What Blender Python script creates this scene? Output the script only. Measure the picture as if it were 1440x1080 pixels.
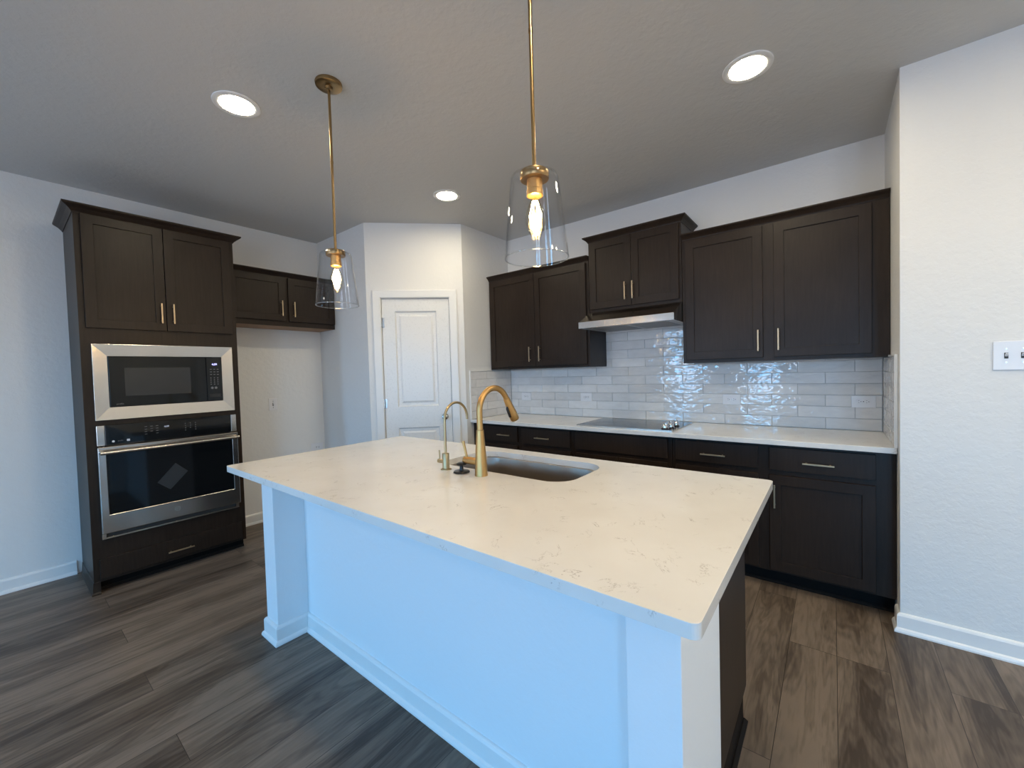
import bpy, bmesh, math, random
from mathutils import Vector, Matrix
random.seed(7)
SC = bpy.context.scene
COL = SC.collection
for o in list(bpy.data.objects): bpy.data.objects.remove(o)

# ------------------------------------------------------------------ camera
cam = bpy.data.cameras.new('camera')
cam.sensor_width = 36.0; cam.sensor_fit = 'HORIZONTAL'
cam.lens = 573.734 / 1440 * 36
cam.clip_start = 0.02; cam.clip_end = 60
camo = bpy.data.objects.new('camera', cam); COL.objects.link(camo)
_R = (0.78592098, 0.61766079, -0.02869428)
_U = (0.00444842, 0.04075708, 0.99915918)
_F = (-0.61831094, 0.78538781, -0.02928423)
camo.matrix_world = Matrix(((_R[0], _U[0], -_F[0], -0.26147),
                            (_R[1], _U[1], -_F[1], -3.51112),
                            (_R[2], _U[2], -_F[2], 1.36299),
                            (0, 0, 0, 1)))
SC.camera = camo

# ------------------------------------------------------------------ world, daylight, exposure
SC.view_settings.view_transform = 'Standard'
SC.view_settings.look = 'None'
SC.view_settings.gamma = 1
SC.view_settings.use_curve_mapping = False
SC.view_settings.exposure = 0.0
w = bpy.data.worlds.new('sky'); SC.world = w; w.use_nodes = True
wt = w.node_tree; bg = wt.nodes['Background']
# blue skylight above the horizon, dull ground below it
SKY = 19.0; GROUND = 8.6
SKY_C = (0.17, 0.60, 1.14); GROUND_C = (0.86, 1.0, 1.28)
wc = wt.nodes.new('ShaderNodeTexCoord'); wsx = wt.nodes.new('ShaderNodeSeparateXYZ'); wmr = wt.nodes.new('ShaderNodeMapRange'); wmx = wt.nodes.new('ShaderNodeMix')
wmx.data_type = 'RGBA'; wmr.inputs[1].default_value = -0.03; wmr.inputs[2].default_value = 0.03
wmx.inputs['A'].default_value = (*[c * GROUND for c in GROUND_C], 1); wmx.inputs['B'].default_value = (*[c * SKY for c in SKY_C], 1)
wt.links.new(wc.outputs['Generated'], wsx.inputs[0]); wt.links.new(wsx.outputs[2], wmr.inputs[0])
wt.links.new(wmr.outputs[0], wmx.inputs['Factor']); wt.links.new(wmx.outputs['Result'], bg.inputs[0]); bg.inputs[1].default_value = 1.0
w.cycles.sampling_method = 'MANUAL'; w.cycles.sample_map_resolution = 512
# tall windows in the rear wall, behind the camera: (x0, x1, z0, z1)
REAR_Y = -7.2
OPENINGS = [(-3.45, -2.91, 0.12, 2.2), (-1.75, -1.27, 0.12, 2.2), (0.80, 1.40, 0.12, 2.2), (1.75, 2.35, 0.12, 2.2)]
for i, (x0, x1, z0, z1) in enumerate(OPENINGS):
    L = bpy.data.lights.new('window_portal', 'AREA'); L.shape = 'RECTANGLE'
    L.size = x1 - x0; L.size_y = z1 - z0; L.cycles.is_portal = True
    lo = bpy.data.objects.new('window_portal', L); COL.objects.link(lo)
    lo.location = ((x0 + x1) / 2, REAR_Y - .01, (z0 + z1) / 2)
    lo.rotation_euler = (math.radians(90), 0, 0)
DOWNLIGHT = 138.0       # emission of the ceiling discs
WARM = (1.0, 0.87, 0.62)
BULB_W = 3.6

# ------------------------------------------------------------------ dimensions (m)
XA = -4.563; H = 2.785; XL = -3.039; PXA = -3.673; PY = -1.333; PYB = -0.70; RET = 0.73
ZC = 0.914

# ------------------------------------------------------------------ material helpers
def nt(name):
    m = bpy.data.materials.new(name); m.use_nodes = True
    t = m.node_tree; b = t.nodes['Principled BSDF']
    return m, t, b
def N(t, kind, **kw):
    n = t.nodes.new(kind)
    for k, v in kw.items():
        if k.startswith('i_'): n.inputs[k[2:].replace('_', ' ')].default_value = v
        else: setattr(n, k, v)
    return n
def L_(t, a, b): t.links.new(a, b)
def coord(t, scale=(1, 1, 1), rot=(0, 0, 0), kind='Object'):
    tc = N(t, 'ShaderNodeTexCoord'); mp = N(t, 'ShaderNodeMapping')
    mp.inputs['Scale'].default_value = scale; mp.inputs['Rotation'].default_value = rot
    L_(t, tc.outputs[kind], mp.inputs[0]); return mp.outputs[0]
def wcoord(t, scale=(1, 1, 1)):
    g = N(t, 'ShaderNodeNewGeometry'); mp = N(t, 'ShaderNodeMapping')
    mp.inputs['Scale'].default_value = scale
    L_(t, g.outputs['Position'], mp.inputs[0]); return mp.outputs[0]
def ramp(t, fac, stops):
    r = N(t, 'ShaderNodeValToRGB'); e = r.color_ramp.elements
    while len(e) > 1: e.remove(e[-1])
    e[0].position = stops[0][0]; e[0].color = (*stops[0][1], 1)
    for p, c in stops[1:]:
        x = e.new(p); x.color = (*c, 1)
    L_(t, fac, r.inputs[0]); return r.outputs[0]
def plain(name, c, rough=.5, metal=0, spec=.5, coat=0):
    m, t, b = nt(name)
    b.inputs['Base Color'].default_value = (*c, 1); b.inputs['Roughness'].default_value = rough
    b.inputs['Metallic'].default_value = metal; b.inputs['Specular IOR Level'].default_value = spec
    b.inputs['Coat Weight'].default_value = coat
    n = N(t, 'ShaderNodeTexNoise'); n.inputs['Scale'].default_value = 60
    mr = N(t, 'ShaderNodeMapRange'); mr.inputs[3].default_value = max(rough - .03, 0.01); mr.inputs[4].default_value = rough + .03
    L_(t, coord(t), n.inputs['Vector']); L_(t, n.outputs[0], mr.inputs[0]); L_(t, mr.outputs[0], b.inputs['Roughness'])
    return m
def bump(t, b, height, strength, dist=.002):
    bm_ = N(t, 'ShaderNodeBump'); bm_.inputs['Strength'].default_value = strength
    bm_.inputs['Distance'].default_value = dist
    L_(t, height, bm_.inputs['Height']); L_(t, bm_.outputs[0], b.inputs['Normal']); return bm_

def mat_wall(name, c, s=.5, sc=28):
    m, t, b = nt(name)
    b.inputs['Base Color'].default_value = (*c, 1); b.inputs['Roughness'].default_value = .62
    b.inputs['Specular IOR Level'].default_value = .3
    v = wcoord(t)
    n = N(t, 'ShaderNodeTexNoise'); n.inputs['Scale'].default_value = sc; n.inputs['Detail'].default_value = 4; n.inputs['Roughness'].default_value = .6
    L_(t, v, n.inputs['Vector'])
    r = N(t, 'ShaderNodeMapRange'); r.inputs[1].default_value = .42; r.inputs[2].default_value = .6
    L_(t, n.outputs[0], r.inputs[0])
    bump(t, b, r.outputs[0], s, .0025); return m
M = {}
M['wall'] = mat_wall('wall_paint', (.80, .795, .78), .22)
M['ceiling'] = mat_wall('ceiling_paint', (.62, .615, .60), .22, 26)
M['island_paint'] = mat_wall('island_paint', (.84, .85, .86), .10)
M['trim'] = plain('white_trim_paint', (.84, .84, .83), .32)
M['door'] = plain('white_door_paint', (.82, .82, .81), .28)

def mat_wood():
    m, t, b = nt('espresso_wood')
    v = coord(t, (14, 14, 1.2))
    n = N(t, 'ShaderNodeTexNoise'); n.inputs['Scale'].default_value = 6; n.inputs['Detail'].default_value = 6
    L_(t, v, n.inputs['Vector'])
    n2 = N(t, 'ShaderNodeTexNoise'); n2.inputs['Scale'].default_value = 3.0; n2.inputs['Detail'].default_value = 2
    L_(t, wcoord(t), n2.inputs['Vector'])
    mx = N(t, 'ShaderNodeMath', operation='MULTIPLY_ADD'); mx.inputs[1].default_value = .5
    L_(t, n.outputs[0], mx.inputs[0])
    m2 = N(t, 'ShaderNodeMath', operation='MULTIPLY'); m2.inputs[1].default_value = .5
    L_(t, n2.outputs[0], m2.inputs[0]); L_(t, m2.outputs[0], mx.inputs[2])
    c = ramp(t, mx.outputs[0], [(.3, (.0155, .0095, .0065)), (.7, (.033, .0215, .0150))])
    L_(t, c, b.inputs['Base Color'])
    b.inputs['Roughness'].default_value = .38; b.inputs['Specular IOR Level'].default_value = .26
    bump(t, b, n.outputs[0], .06, .001)
    return m
M['wood'] = mat_wood()
M['wood_dark'] = plain('near_black_board', (.009, .007, .006), .6, 0, .12)  # even near-black board: toe kicks, shoe moulding, pantry backing
M['maple'] = plain('natural_maple_underside', (.34, .18, .08), .5)

def mat_steel(name, c=(.57, .54, .505), rough=.22, axis=(2, 60, 260)):
    m, t, b = nt(name)
    b.inputs['Base Color'].default_value = (*c, 1); b.inputs['Metallic'].default_value = 1
    n = N(t, 'ShaderNodeTexNoise'); n.inputs['Scale'].default_value = 2; n.inputs['Detail'].default_value = 3
    L_(t, coord(t, axis), n.inputs['Vector'])
    mr = N(t, 'ShaderNodeMapRange'); mr.inputs[3].default_value = rough - .02; mr.inputs[4].default_value = rough + .02
    L_(t, n.outputs[0], mr.inputs[0]); L_(t, mr.outputs[0], b.inputs['Roughness'])
    b.inputs['Anisotropic'].default_value = .6
    # soft unevenness of thin sheet
    n2 = N(t, 'ShaderNodeTexNoise'); n2.inputs['Scale'].default_value = 3.2; n2.inputs['Detail'].default_value = 1
    L_(t, coord(t), n2.inputs['Vector']); bump(t, b, n2.outputs[0], .5, .012)
    return m
M['steel'] = mat_steel('brushed_stainless_steel')
M['sink_steel'] = mat_steel('sink_stainless_steel', (.42, .375, .33), .36, (60, 60, 3))
M['chrome'] = plain('chrome', (.75, .75, .76), .08, 1)
M['nickel'] = plain('satin_nickel', (.50, .49, .47), .25, 1)
M['brass'] = plain('brushed_brass', (.62, .385, .155), .42, 1)
M['brass_pale'] = plain('pale_brass', (.52, .41, .24), .42, 1)
M['brass_antique'] = plain('antique_brass', (.36, .235, .11), .30, 1)
M['pull'] = plain('champagne_pull', (.56, .43, .28), .42, 1)
M['black_glass'] = plain('black_glass', (.006, .007, .008), .06, 0, .3)
M['window_glass'] = plain('appliance_window_glass', (.022, .023, .024), .12)
M['cook_glass'] = plain('cooktop_glass', (.012, .012, .013), .09)
M['black'] = plain('black_plastic', (.012, .012, .013), .3)
M['grey_print'] = plain('grey_printing', (.16, .16, .16), .5)
M['white_print'] = plain('white_printing', (.55, .57, .6), .5)
M['plate'] = plain('white_plastic', (.80, .80, .82), .3)
M['slot'] = plain('dark_slot', (.03, .03, .03), .6)
M['sticker'] = plain('grey_sticker', (.02, .025, .03), .5)
M['hood_under'] = plain('hood_underside', (.42, .42, .42), .4, .6)
M['filter'] = plain('hood_filter', (.25, .25, .25), .5, .6)

def emit(name, c, s):
    m, t, b = nt(name)
    b.inputs['Base Color'].default_value = (*c, 1)
    b.inputs['Emission Color'].default_value = (*c, 1); b.inputs['Emission Strength'].default_value = s
    return m
M['lamp'] = emit('downlight_lens', WARM, DOWNLIGHT)
M['filament'] = emit('glowing_filament', (1.0, .66, .27), 130)
M['display'] = emit('blue_display', (.45, .45, 1.0), 3)
M['display_dim'] = emit('grey_display', (.5, .55, .7), .6)

def mat_clear(name, tint=(1, 1, 1), power=1.0, base=.022, rim=.6):
    # clear glass: mostly see-through, mirror-like at grazing angles, a little absorbing at the rim
    m = bpy.data.materials.new(name); m.use_nodes = True; t = m.node_tree; t.nodes.clear()
    out = N(t, 'ShaderNodeOutputMaterial'); mix = N(t, 'ShaderNodeMixShader')
    tr = N(t, 'ShaderNodeBsdfTransparent'); gl = N(t, 'ShaderNodeBsdfGlossy'); gl.inputs['Roughness'].default_value = .02
    lw = N(t, 'ShaderNodeLayerWeight'); lw.inputs[0].default_value = .5
    pw = N(t, 'ShaderNodeMath', operation='POWER'); pw.inputs[1].default_value = 5.0
    L_(t, lw.outputs['Facing'], pw.inputs[0])
    mr = N(t, 'ShaderNodeMapRange'); mr.inputs[3].default_value = base; mr.inputs[4].default_value = rim
    L_(t, pw.outputs[0], mr.inputs[0]); L_(t, mr.outputs[0], mix.inputs[0])
    p2 = N(t, 'ShaderNodeMath', operation='POWER'); p2.inputs[1].default_value = 5
    L_(t, lw.outputs['Facing'], p2.inputs[0])
    c = ramp(t, p2.outputs[0], [(0, tint), (1, tuple(x * .8 for x in tint))]); L_(t, c, tr.inputs[0])
    L_(t, tr.outputs[0], mix.inputs[1]); L_(t, gl.outputs[0], mix.inputs[2]); L_(t, mix.outputs[0], out.inputs[0])
    return m
M['shade_glass'] = mat_clear('clear_shade_glass', (.995, .997, 1))
M['rim_glass'] = mat_clear('shade_rim_glass', (.97, .975, .98), base=.30, rim=.8)
M['bulb_glass'] = mat_clear('bulb_glass', (1, .97, .90), base=.02, rim=.4)

def mat_quartz():
    m, t, b = nt('white_quartz')
    v = wcoord(t)
    # warped thin veins
    n = N(t, 'ShaderNodeTexNoise'); n.inputs['Scale'].default_value = 7; n.inputs['Detail'].default_value = 6; n.inputs['Roughness'].default_value = .65
    n.inputs['Distortion'].default_value = 1.2
    L_(t, v, n.inputs['Vector'])
    a = N(t, 'ShaderNodeMath', operation='SUBTRACT'); a.inputs[1].default_value = .5; L_(t, n.outputs[0], a.inputs[0])
    ab = N(t, 'ShaderNodeMath', operation='ABSOLUTE'); L_(t, a.outputs[0], ab.inputs[0])
    vein = N(t, 'ShaderNodeMapRange'); vein.inputs[1].default_value = .0; vein.inputs[2].default_value = .0072; vein.inputs[3].default_value = 1; vein.inputs[4].default_value = 0
    L_(t, ab.outputs[0], vein.inputs[0])
    g = N(t, 'ShaderNodeTexNoise'); g.inputs['Scale'].default_value = 13; g.inputs['Detail'].default_value = 3; L_(t, v, g.inputs['Vector'])
    gm = N(t, 'ShaderNodeMapRange'); gm.inputs[1].default_value = .535; gm.inputs[2].default_value = .63; L_(t, g.outputs[0], gm.inputs[0])
    mu = N(t, 'ShaderNodeMath', operation='MULTIPLY'); L_(t, vein.outputs[0], mu.inputs[0]); L_(t, gm.outputs[0], mu.inputs[1])
    cl = N(t, 'ShaderNodeTexNoise'); cl.inputs['Scale'].default_value = 5; cl.inputs['Detail'].default_value = 4; L_(t, v, cl.inputs['Vector'])
    base = ramp(t, cl.outputs[0], [(.35, (.78, .755, .72)), (.65, (.82, .80, .77))])
    mx = N(t, 'ShaderNodeMix', data_type='RGBA'); mx.inputs['B'].default_value = (.40, .36, .33, 1)
    k = N(t, 'ShaderNodeMath', operation='MULTIPLY'); k.inputs[1].default_value = .95; L_(t, mu.outputs[0], k.inputs[0])
    L_(t, k.outputs[0], mx.inputs['Factor']); L_(t, base, mx.inputs['A']); L_(t, mx.outputs['Result'], b.inputs['Base Color'])
    b.inputs['Roughness'].default_value = .11; b.inputs['Specular IOR Level'].default_value = .5
    return m
M['quartz'] = mat_quartz()

def mat_tile():
    m, t, b = nt('glazed_tile')
    g = N(t, 'ShaderNodeNewGeometry')
    c = ramp(t, g.outputs['Random Per Island'], [(0, (.70, .685, .67)), (1, (.82, .805, .79))])
    v = wcoord(t, (7, 7, 16))
    n0 = N(t, 'ShaderNodeTexNoise'); n0.inputs['Scale'].default_value = 1.6; n0.inputs['Detail'].default_value = 3; L_(t, v, n0.inputs['Vector'])
    mr = N(t, 'ShaderNodeMapRange'); mr.inputs[3].default_value = .88; mr.inputs[4].default_value = 1.1; L_(t, n0.outputs[0], mr.inputs[0])
    mx = N(t, 'ShaderNodeMix', data_type='RGBA', blend_type='MULTIPLY'); mx.inputs['Factor'].default_value = 1
    L_(t, c, mx.inputs['A']); L_(t, mr.outputs[0], mx.inputs['B']); L_(t, mx.outputs['Result'], b.inputs['Base Color'])
    b.inputs['Roughness'].default_value = .05; b.inputs['Specular IOR Level'].default_value = .6
    # hand-made waviness, offset per tile
    off = N(t, 'ShaderNodeVectorMath', operation='SCALE'); off.inputs[0].default_value = (13, 29, 37)
    L_(t, g.outputs['Random Per Island'], off.inputs['Scale'])
    ad = N(t, 'ShaderNodeVectorMath', operation='ADD'); L_(t, wcoord(t, (9, 9, 20)), ad.inputs[0]); L_(t, off.outputs[0], ad.inputs[1])
    n = N(t, 'ShaderNodeTexNoise'); n.inputs['Scale'].default_value = 1.5; n.inputs['Detail'].default_value = 2.2; n.inputs['Distortion'].default_value = .4
    L_(t, ad.outputs[0], n.inputs['Vector'])
    bump(t, b, n.outputs[0], 1.0, .0036)
    return m
M['tile'] = mat_tile()
M['grout'] = plain('grout', (.50, .49, .48), .8)

def mat_floor():
    m, t, b = nt('wood_plank_floor')
    v0 = wcoord(t)
    mp = N(t, 'ShaderNodeMapping'); mp.inputs['Rotation'].default_value = (0, 0, math.radians(90)); mp.inputs['Location'].default_value = (.08, .07, 0)
    L_(t, v0, mp.inputs[0])
    br = N(t, 'ShaderNodeTexBrick'); br.offset = .37; br.offset_frequency = 3
    br.inputs['Scale'].default_value = 1; br.inputs['Brick Width'].default_value = 1.22; br.inputs['Row Height'].default_value = .183
    br.inputs['Mortar Size'].default_value = .0012; br.inputs['Mortar Smooth'].default_value = .2
    br.inputs['Color1'].default_value = (0, 0, 0, 1); br.inputs['Color2'].default_value = (1, 1, 1, 1); br.inputs['Mortar'].default_value = (.5, .5, .5, 1)
    L_(t, mp.outputs[0], br.inputs['Vector'])
    # per plank random
    sx = N(t, 'ShaderNodeSeparateColor'); L_(t, br.outputs['Color'], sx.inputs[0])
    off = N(t, 'ShaderNodeVectorMath', operation='SCALE'); off.inputs[0].default_value = (17, 5, 11); L_(t, sx.outputs[0], off.inputs['Scale'])
    ad = N(t, 'ShaderNodeVectorMath', operation='ADD'); L_(t, v0, ad.inputs[0]); L_(t, off.outputs[0], ad.inputs[1])
    sc = N(t, 'ShaderNodeMapping'); sc.inputs['Scale'].default_value = (1, .11, 1); L_(t, ad.outputs[0], sc.inputs[0])
    g1 = N(t, 'ShaderNodeTexNoise'); g1.inputs['Scale'].default_value = 7.5; g1.inputs['Detail'].default_value = 4; g1.inputs['Distortion'].default_value = .8; L_(t, sc.outputs[0], g1.inputs['Vector'])
    g2 = N(t, 'ShaderNodeTexNoise'); g2.inputs['Scale'].default_value = 75; g2.inputs['Detail'].default_value = 5; L_(t, sc.outputs[0], g2.inputs['Vector'])
    # cathedral rings
    rg = N(t, 'ShaderNodeMath', operation='MULTIPLY'); rg.inputs[1].default_value = 85; L_(t, g1.outputs[0], rg.inputs[0])
    sn = N(t, 'ShaderNodeMath', operation='SINE'); L_(t, rg.outputs[0], sn.inputs[0])
    s1 = N(t, 'ShaderNodeMath', operation='MULTIPLY_ADD'); s1.inputs[1].default_value = .045; L_(t, sn.outputs[0], s1.inputs[0]); L_(t, g1.outputs[0], s1.inputs[2])
    s2 = N(t, 'ShaderNodeMath', operation='MULTIPLY_ADD'); s2.inputs[1].default_value = .35; L_(t, g2.outputs[0], s2.inputs[0]); L_(t, s1.outputs[0], s2.inputs[2])
    s3 = N(t, 'ShaderNodeMath', operation='MULTIPLY_ADD'); s3.inputs[1].default_value = .10; L_(t, sx.outputs[0], s3.inputs[0]); L_(t, s2.outputs[0], s3.inputs[2])
    c = ramp(t, s3.outputs[0], [(.50, (.060, .043, .032)), (.66, (.122, .092, .070)), (.86, (.21, .163, .126))])
    mm = N(t, 'ShaderNodeMix', data_type='RGBA'); mm.inputs['B'].default_value = (.035, .028, .022, 1)
    L_(t, br.outputs['Fac'], mm.inputs['Factor']); L_(t, c, mm.inputs['A']); L_(t, mm.outputs['Result'], b.inputs['Base Color'])
    b.inputs['Roughness'].default_value = .42; b.inputs['Specular IOR Level'].default_value = .35
    bump(t, b, g2.outputs[0], .12, .001)
    return m
M['floor'] = mat_floor()

# ------------------------------------------------------------------ mesh helpers
def box(bm, x0, x1, y0, y1, z0, z1):
    vs = [bm.verts.new((x, y, z)) for x in (x0, x1) for y in (y0, y1) for z in (z0, z1)]
    for f in ((0, 1, 3, 2), (4, 6, 7, 5), (0, 4, 5, 1), (2, 3, 7, 6), (0, 2, 6, 4), (1, 5, 7, 3)):
        bm.faces.new([vs[i] for i in f])
    return vs
def cyl(bm, p0, p1, r0, r1=None, n=24):
    p0 = Vector(p0); p1 = Vector(p1); r1 = r0 if r1 is None else r1
    d = (p1 - p0).normalized(); a = d.orthogonal().normalized(); b = d.cross(a)
    A = [bm.verts.new(p0 + (a * math.cos(2 * math.pi * i / n) + b * math.sin(2 * math.pi * i / n)) * r0) for i in range(n)]
    B = [bm.verts.new(p1 + (a * math.cos(2 * math.pi * i / n) + b * math.sin(2 * math.pi * i / n)) * r1) for i in range(n)]
    for i in range(n):
        j = (i + 1) % n; bm.faces.new((A[i], A[j], B[j], B[i]))
    bm.faces.new(A[::-1]); bm.faces.new(B)
def lathe(bm, prof, c=(0, 0, 0), n=40, closed=False):
    c = Vector(c); rings = []
    for r, z in prof:
        if r < 1e-6: rings.append([bm.verts.new(c + Vector((0, 0, z)))])
        else: rings.append([bm.verts.new(c + Vector((r * math.cos(2 * math.pi * i / n), r * math.sin(2 * math.pi * i / n), z))) for i in range(n)])
    pairs = list(zip(rings, rings[1:]))
    if closed: pairs.append((rings[-1], rings[0]))
    for a, b in pairs:
        for i in range(n):
            j = (i + 1) % n
            if len(a) == 1 and len(b) == 1: continue
            if len(a) == 1: bm.faces.new((a[0], b[j], b[i]))
            elif len(b) == 1: bm.faces.new((a[i], a[j], b[0]))
            else: bm.faces.new((a[i], a[j], b[j], b[i]))
def tube(bm, pts, radii, n=20, cap=True):
    pts = [Vector(p) for p in pts]
    if not hasattr(radii, '__len__'): radii = [radii] * len(pts)
    rings = []; nrm = None
    for k, p in enumerate(pts):
        d = (pts[min(k + 1, len(pts) - 1)] - pts[max(k - 1, 0)]).normalized()
        if nrm is None: nrm = d.orthogonal().normalized()
        else: nrm = (nrm - d * nrm.dot(d)).normalized()
        b = d.cross(nrm)
        rings.append([bm.verts.new(p + (nrm * math.cos(2 * math.pi * i / n) + b * math.sin(2 * math.pi * i / n)) * radii[k]) for i in range(n)])
    for a, b in zip(rings, rings[1:]):
        for i in range(n):
            j = (i + 1) % n; bm.faces.new((a[i], a[j], b[j], b[i]))
    if cap: bm.faces.new(rings[0][::-1]); bm.faces.new(rings[-1])
def plate(bm, x0, x1, z0, z1, y0, y1, holes=()):
    """wall-like board in the xz plane with rectangular holes"""
    xs = sorted({x0, x1, *[h[0] for h in holes], *[h[1] for h in holes]}); zs = sorted({z0, z1, *[h[2] for h in holes], *[h[3] for h in holes]})
    def solid(i, j):
        if i < 0 or j < 0 or i >= len(xs) - 1 or j >= len(zs) - 1: return False
        cx = (xs[i] + xs[i + 1]) / 2; cz = (zs[j] + zs[j + 1]) / 2
        return not any(h[0] < cx < h[1] and h[2] < cz < h[3] for h in holes)
    V = {}
    def v(i, j, k):
        if (i, j, k) not in V: V[(i, j, k)] = bm.verts.new((xs[i], (y0, y1)[k], zs[j]))
        return V[(i, j, k)]
    for i in range(len(xs) - 1):
        for j in range(len(zs) - 1):
            if not solid(i, j): continue
            bm.faces.new((v(i, j, 0), v(i + 1, j, 0), v(i + 1, j + 1, 0), v(i, j + 1, 0)))
            bm.faces.new((v(i, j + 1, 1), v(i + 1, j + 1, 1), v(i + 1, j, 1), v(i, j, 1)))
            for (di, dj, a, b) in ((-1, 0, (i, j), (i, j + 1)), (1, 0, (i + 1, j), (i + 1, j + 1)), (0, -1, (i, j), (i + 1, j)), (0, 1, (i, j + 1), (i + 1, j + 1))):
                if not solid(i + di, j + dj):
                    bm.faces.new((v(*a, 0), v(*b, 0), v(*b, 1), v(*a, 1)))
    bmesh.ops.recalc_face_normals(bm, faces=bm.faces)
def slab(bm, outer, holes, z0, z1):
    """horizontal slab from 2D loops"""
    edges = []
    for loop in [outer] + list(holes):
        vs = [bm.verts.new((x, y, z0)) for x, y in loop]
        for i in range(len(vs)): edges.append(bm.edges.new((vs[i], vs[(i + 1) % len(vs)])))
    r = bmesh.ops.triangle_fill(bm, use_beauty=True, use_dissolve=False, edges=edges)
    fs = [g for g in r['geom'] if isinstance(g, bmesh.types.BMFace)]
    e = bmesh.ops.extrude_face_region(bm, geom=fs)
    for g in e['geom']:
        if isinstance(g, bmesh.types.BMVert): g.co.z = z1
    bmesh.ops.recalc_face_normals(bm, faces=bm.faces)
def rrect(x0, x1, y0, y1, r, n=8):
    out = []
    for cx, cy, a in ((x1 - r, y1 - r, 0), (x0 + r, y1 - r, 90), (x0 + r, y0 + r, 180), (x1 - r, y0 + r, 270)):
        for i in range(n + 1):
            t = math.radians(a + 90 * i / n); out.append((cx + r * math.cos(t), cy + r * math.sin(t)))
    return out
def sweep(bm, path, prof, side=1, z=0, closed=False):
    """sweep an (out, up) profile along a 2D path; 'out' is to the right of travel when side=1"""
    P = [Vector(p) for p in path]; k = len(P); rings = []
    def nrm(a, b):
        d = (b - a).normalized(); return Vector((d.y, -d.x)) * side
    for i, p in enumerate(P):
        if i == 0: m = nrm(P[0], P[1])
        elif i == k - 1: m = nrm(P[-2], P[-1])
        else:
            n1 = nrm(P[i - 1], p); n2 = nrm(p, P[i + 1]); s = (n1 + n2).normalized(); m = s / s.dot(n1)
        rings.append([bm.verts.new((p.x + m.x * o, p.y + m.y * o, z + u)) for o, u in prof])
    n = len(prof)
    for a, b in zip(rings, rings[1:]):
        for i in range(n):
            j = (i + 1) % n; bm.faces.new((a[i], a[j], b[j], b[i]))
    bm.faces.new(rings[0]); bm.faces.new(rings[-1][::-1])
    bmesh.ops.recalc_face_normals(bm, faces=bm.faces)

def obj(name, bm, mat, parent=None, bev=0, smooth=False, seg=2, loc=None, rotz=0):
    me = bpy.data.meshes.new(name)
    bmesh.ops.recalc_face_normals(bm, faces=bm.faces)
    bm.to_mesh(me); bm.free()
    mats = mat if isinstance(mat, (list, tuple)) else [mat]
    for k in mats: me.materials.append(M[k] if isinstance(k, str) else k)
    if smooth:
        for p in me.polygons: p.use_smooth = True
    o = bpy.data.objects.new(name, me); COL.objects.link(o)
    if parent: o.parent = parent
    if loc: o.location = loc
    if rotz: o.rotation_euler = (0, 0, rotz)
    if smooth:
        e = o.modifiers.new('edges', 'EDGE_SPLIT'); e.split_angle = math.radians(38)
    if bev:
        b = o.modifiers.new('bevel', 'BEVEL'); b.width = bev; b.segments = seg; b.limit_method = 'ANGLE'; b.angle_limit = math.radians(35)
    return o
def thing(name, label, cat, loc=(0, 0, 0), rotz=0, group=None):
    o = bpy.data.objects.new(name, None); COL.objects.link(o); o.empty_display_size = .1
    o.location = loc; o.rotation_euler = (0, 0, rotz); o['label'] = label; o['category'] = cat
    if group: o['group'] = group
    return o
def tag(o, label, cat, group=None):
    o['label'] = label; o['category'] = cat
    if group: o['group'] = group
    return o
def struct(o): o['kind'] = 'structure'; return o
def text(name, s, size, mat, parent, mtx, depth=.0004, scx=1):
    cu = bpy.data.curves.new(name, 'FONT'); cu.body = s; cu.size = size; cu.extrude = depth; cu.align_x = 'CENTER'; cu.align_y = 'CENTER'
    tmp = bpy.data.objects.new(name, cu); COL.objects.link(tmp)
    bpy.context.view_layer.update()
    me = bpy.data.meshes.new_from_object(tmp.evaluated_get(bpy.context.evaluated_depsgraph_get()))
    bpy.data.objects.remove(tmp); me.materials.clear(); me.materials.append(M[mat])
    me.transform(Matrix.Diagonal((scx, 1, 1, 1))); me.transform(mtx)
    o = bpy.data.objects.new(name, me); COL.objects.link(o); o.parent = parent; return o
FRONT = Matrix(((1, 0, 0, 0), (0, 0, -1, 0), (0, 1, 0, 0), (0, 0, 0, 1)))      # text plane -> facing local -y
def at_front(x, y, z): return Matrix.Translation((x, y, z)) @ FRONT
nb = bmesh.new
R90 = math.radians(90)

# ------------------------------------------------------------------ room shell
b = nb(); box(b, XA - .2, 3.3, REAR_Y - .2, .2, -.1, 0); struct(obj('floor', b, 'floor'))
DL = [(-2.677, -2.675), (-2.675, -1.215), (-0.576, -1.223), (-0.576, -2.675),
      (1.15, -1.6), (2.25, -1.6), (1.15, -3.0), (2.25, -3.0), (-2.9, -5.3), (1.15, -2.3), (2.25, -2.3)]  # lamps on this line are unseen, added to brighten the right side and rear
b = nb()
slab(b, [(XA - .2, REAR_Y - .2), (3.3, REAR_Y - .2), (3.3, .2), (XA - .2, .2)],
     [[(x + .086 * math.cos(i * math.pi / 16), y + .086 * math.sin(i * math.pi / 16)) for i in range(32)] for x, y in DL], H, H + .12)
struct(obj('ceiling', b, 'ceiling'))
def wall(name, p0, p1, holes=(), e0=0, e1=0, t=.11):
    """slab from p0 to p1, its visible face on the line, thickness to the left of travel"""
    p0 = Vector(p0); p1 = Vector(p1); d = p1 - p0; Ln = d.length; b = nb()
    plate(b, -e0, Ln + e1, 0, H, 0, t, holes)
    return struct(obj(name, b, 'wall', loc=(p0.x, p0.y, 0), rotz=math.atan2(d.y, d.x)))
wall('wall_left', (XA, REAR_Y), (XA, PY), e0=.1, e1=.0)
wall('wall_pantry_left', (XA, PY), (PXA, PY), e0=.11)
DLEN = math.hypot(XL - PXA, PYB - PY)
DS0, DS1, DZ = .130, .757, 2.085
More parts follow.
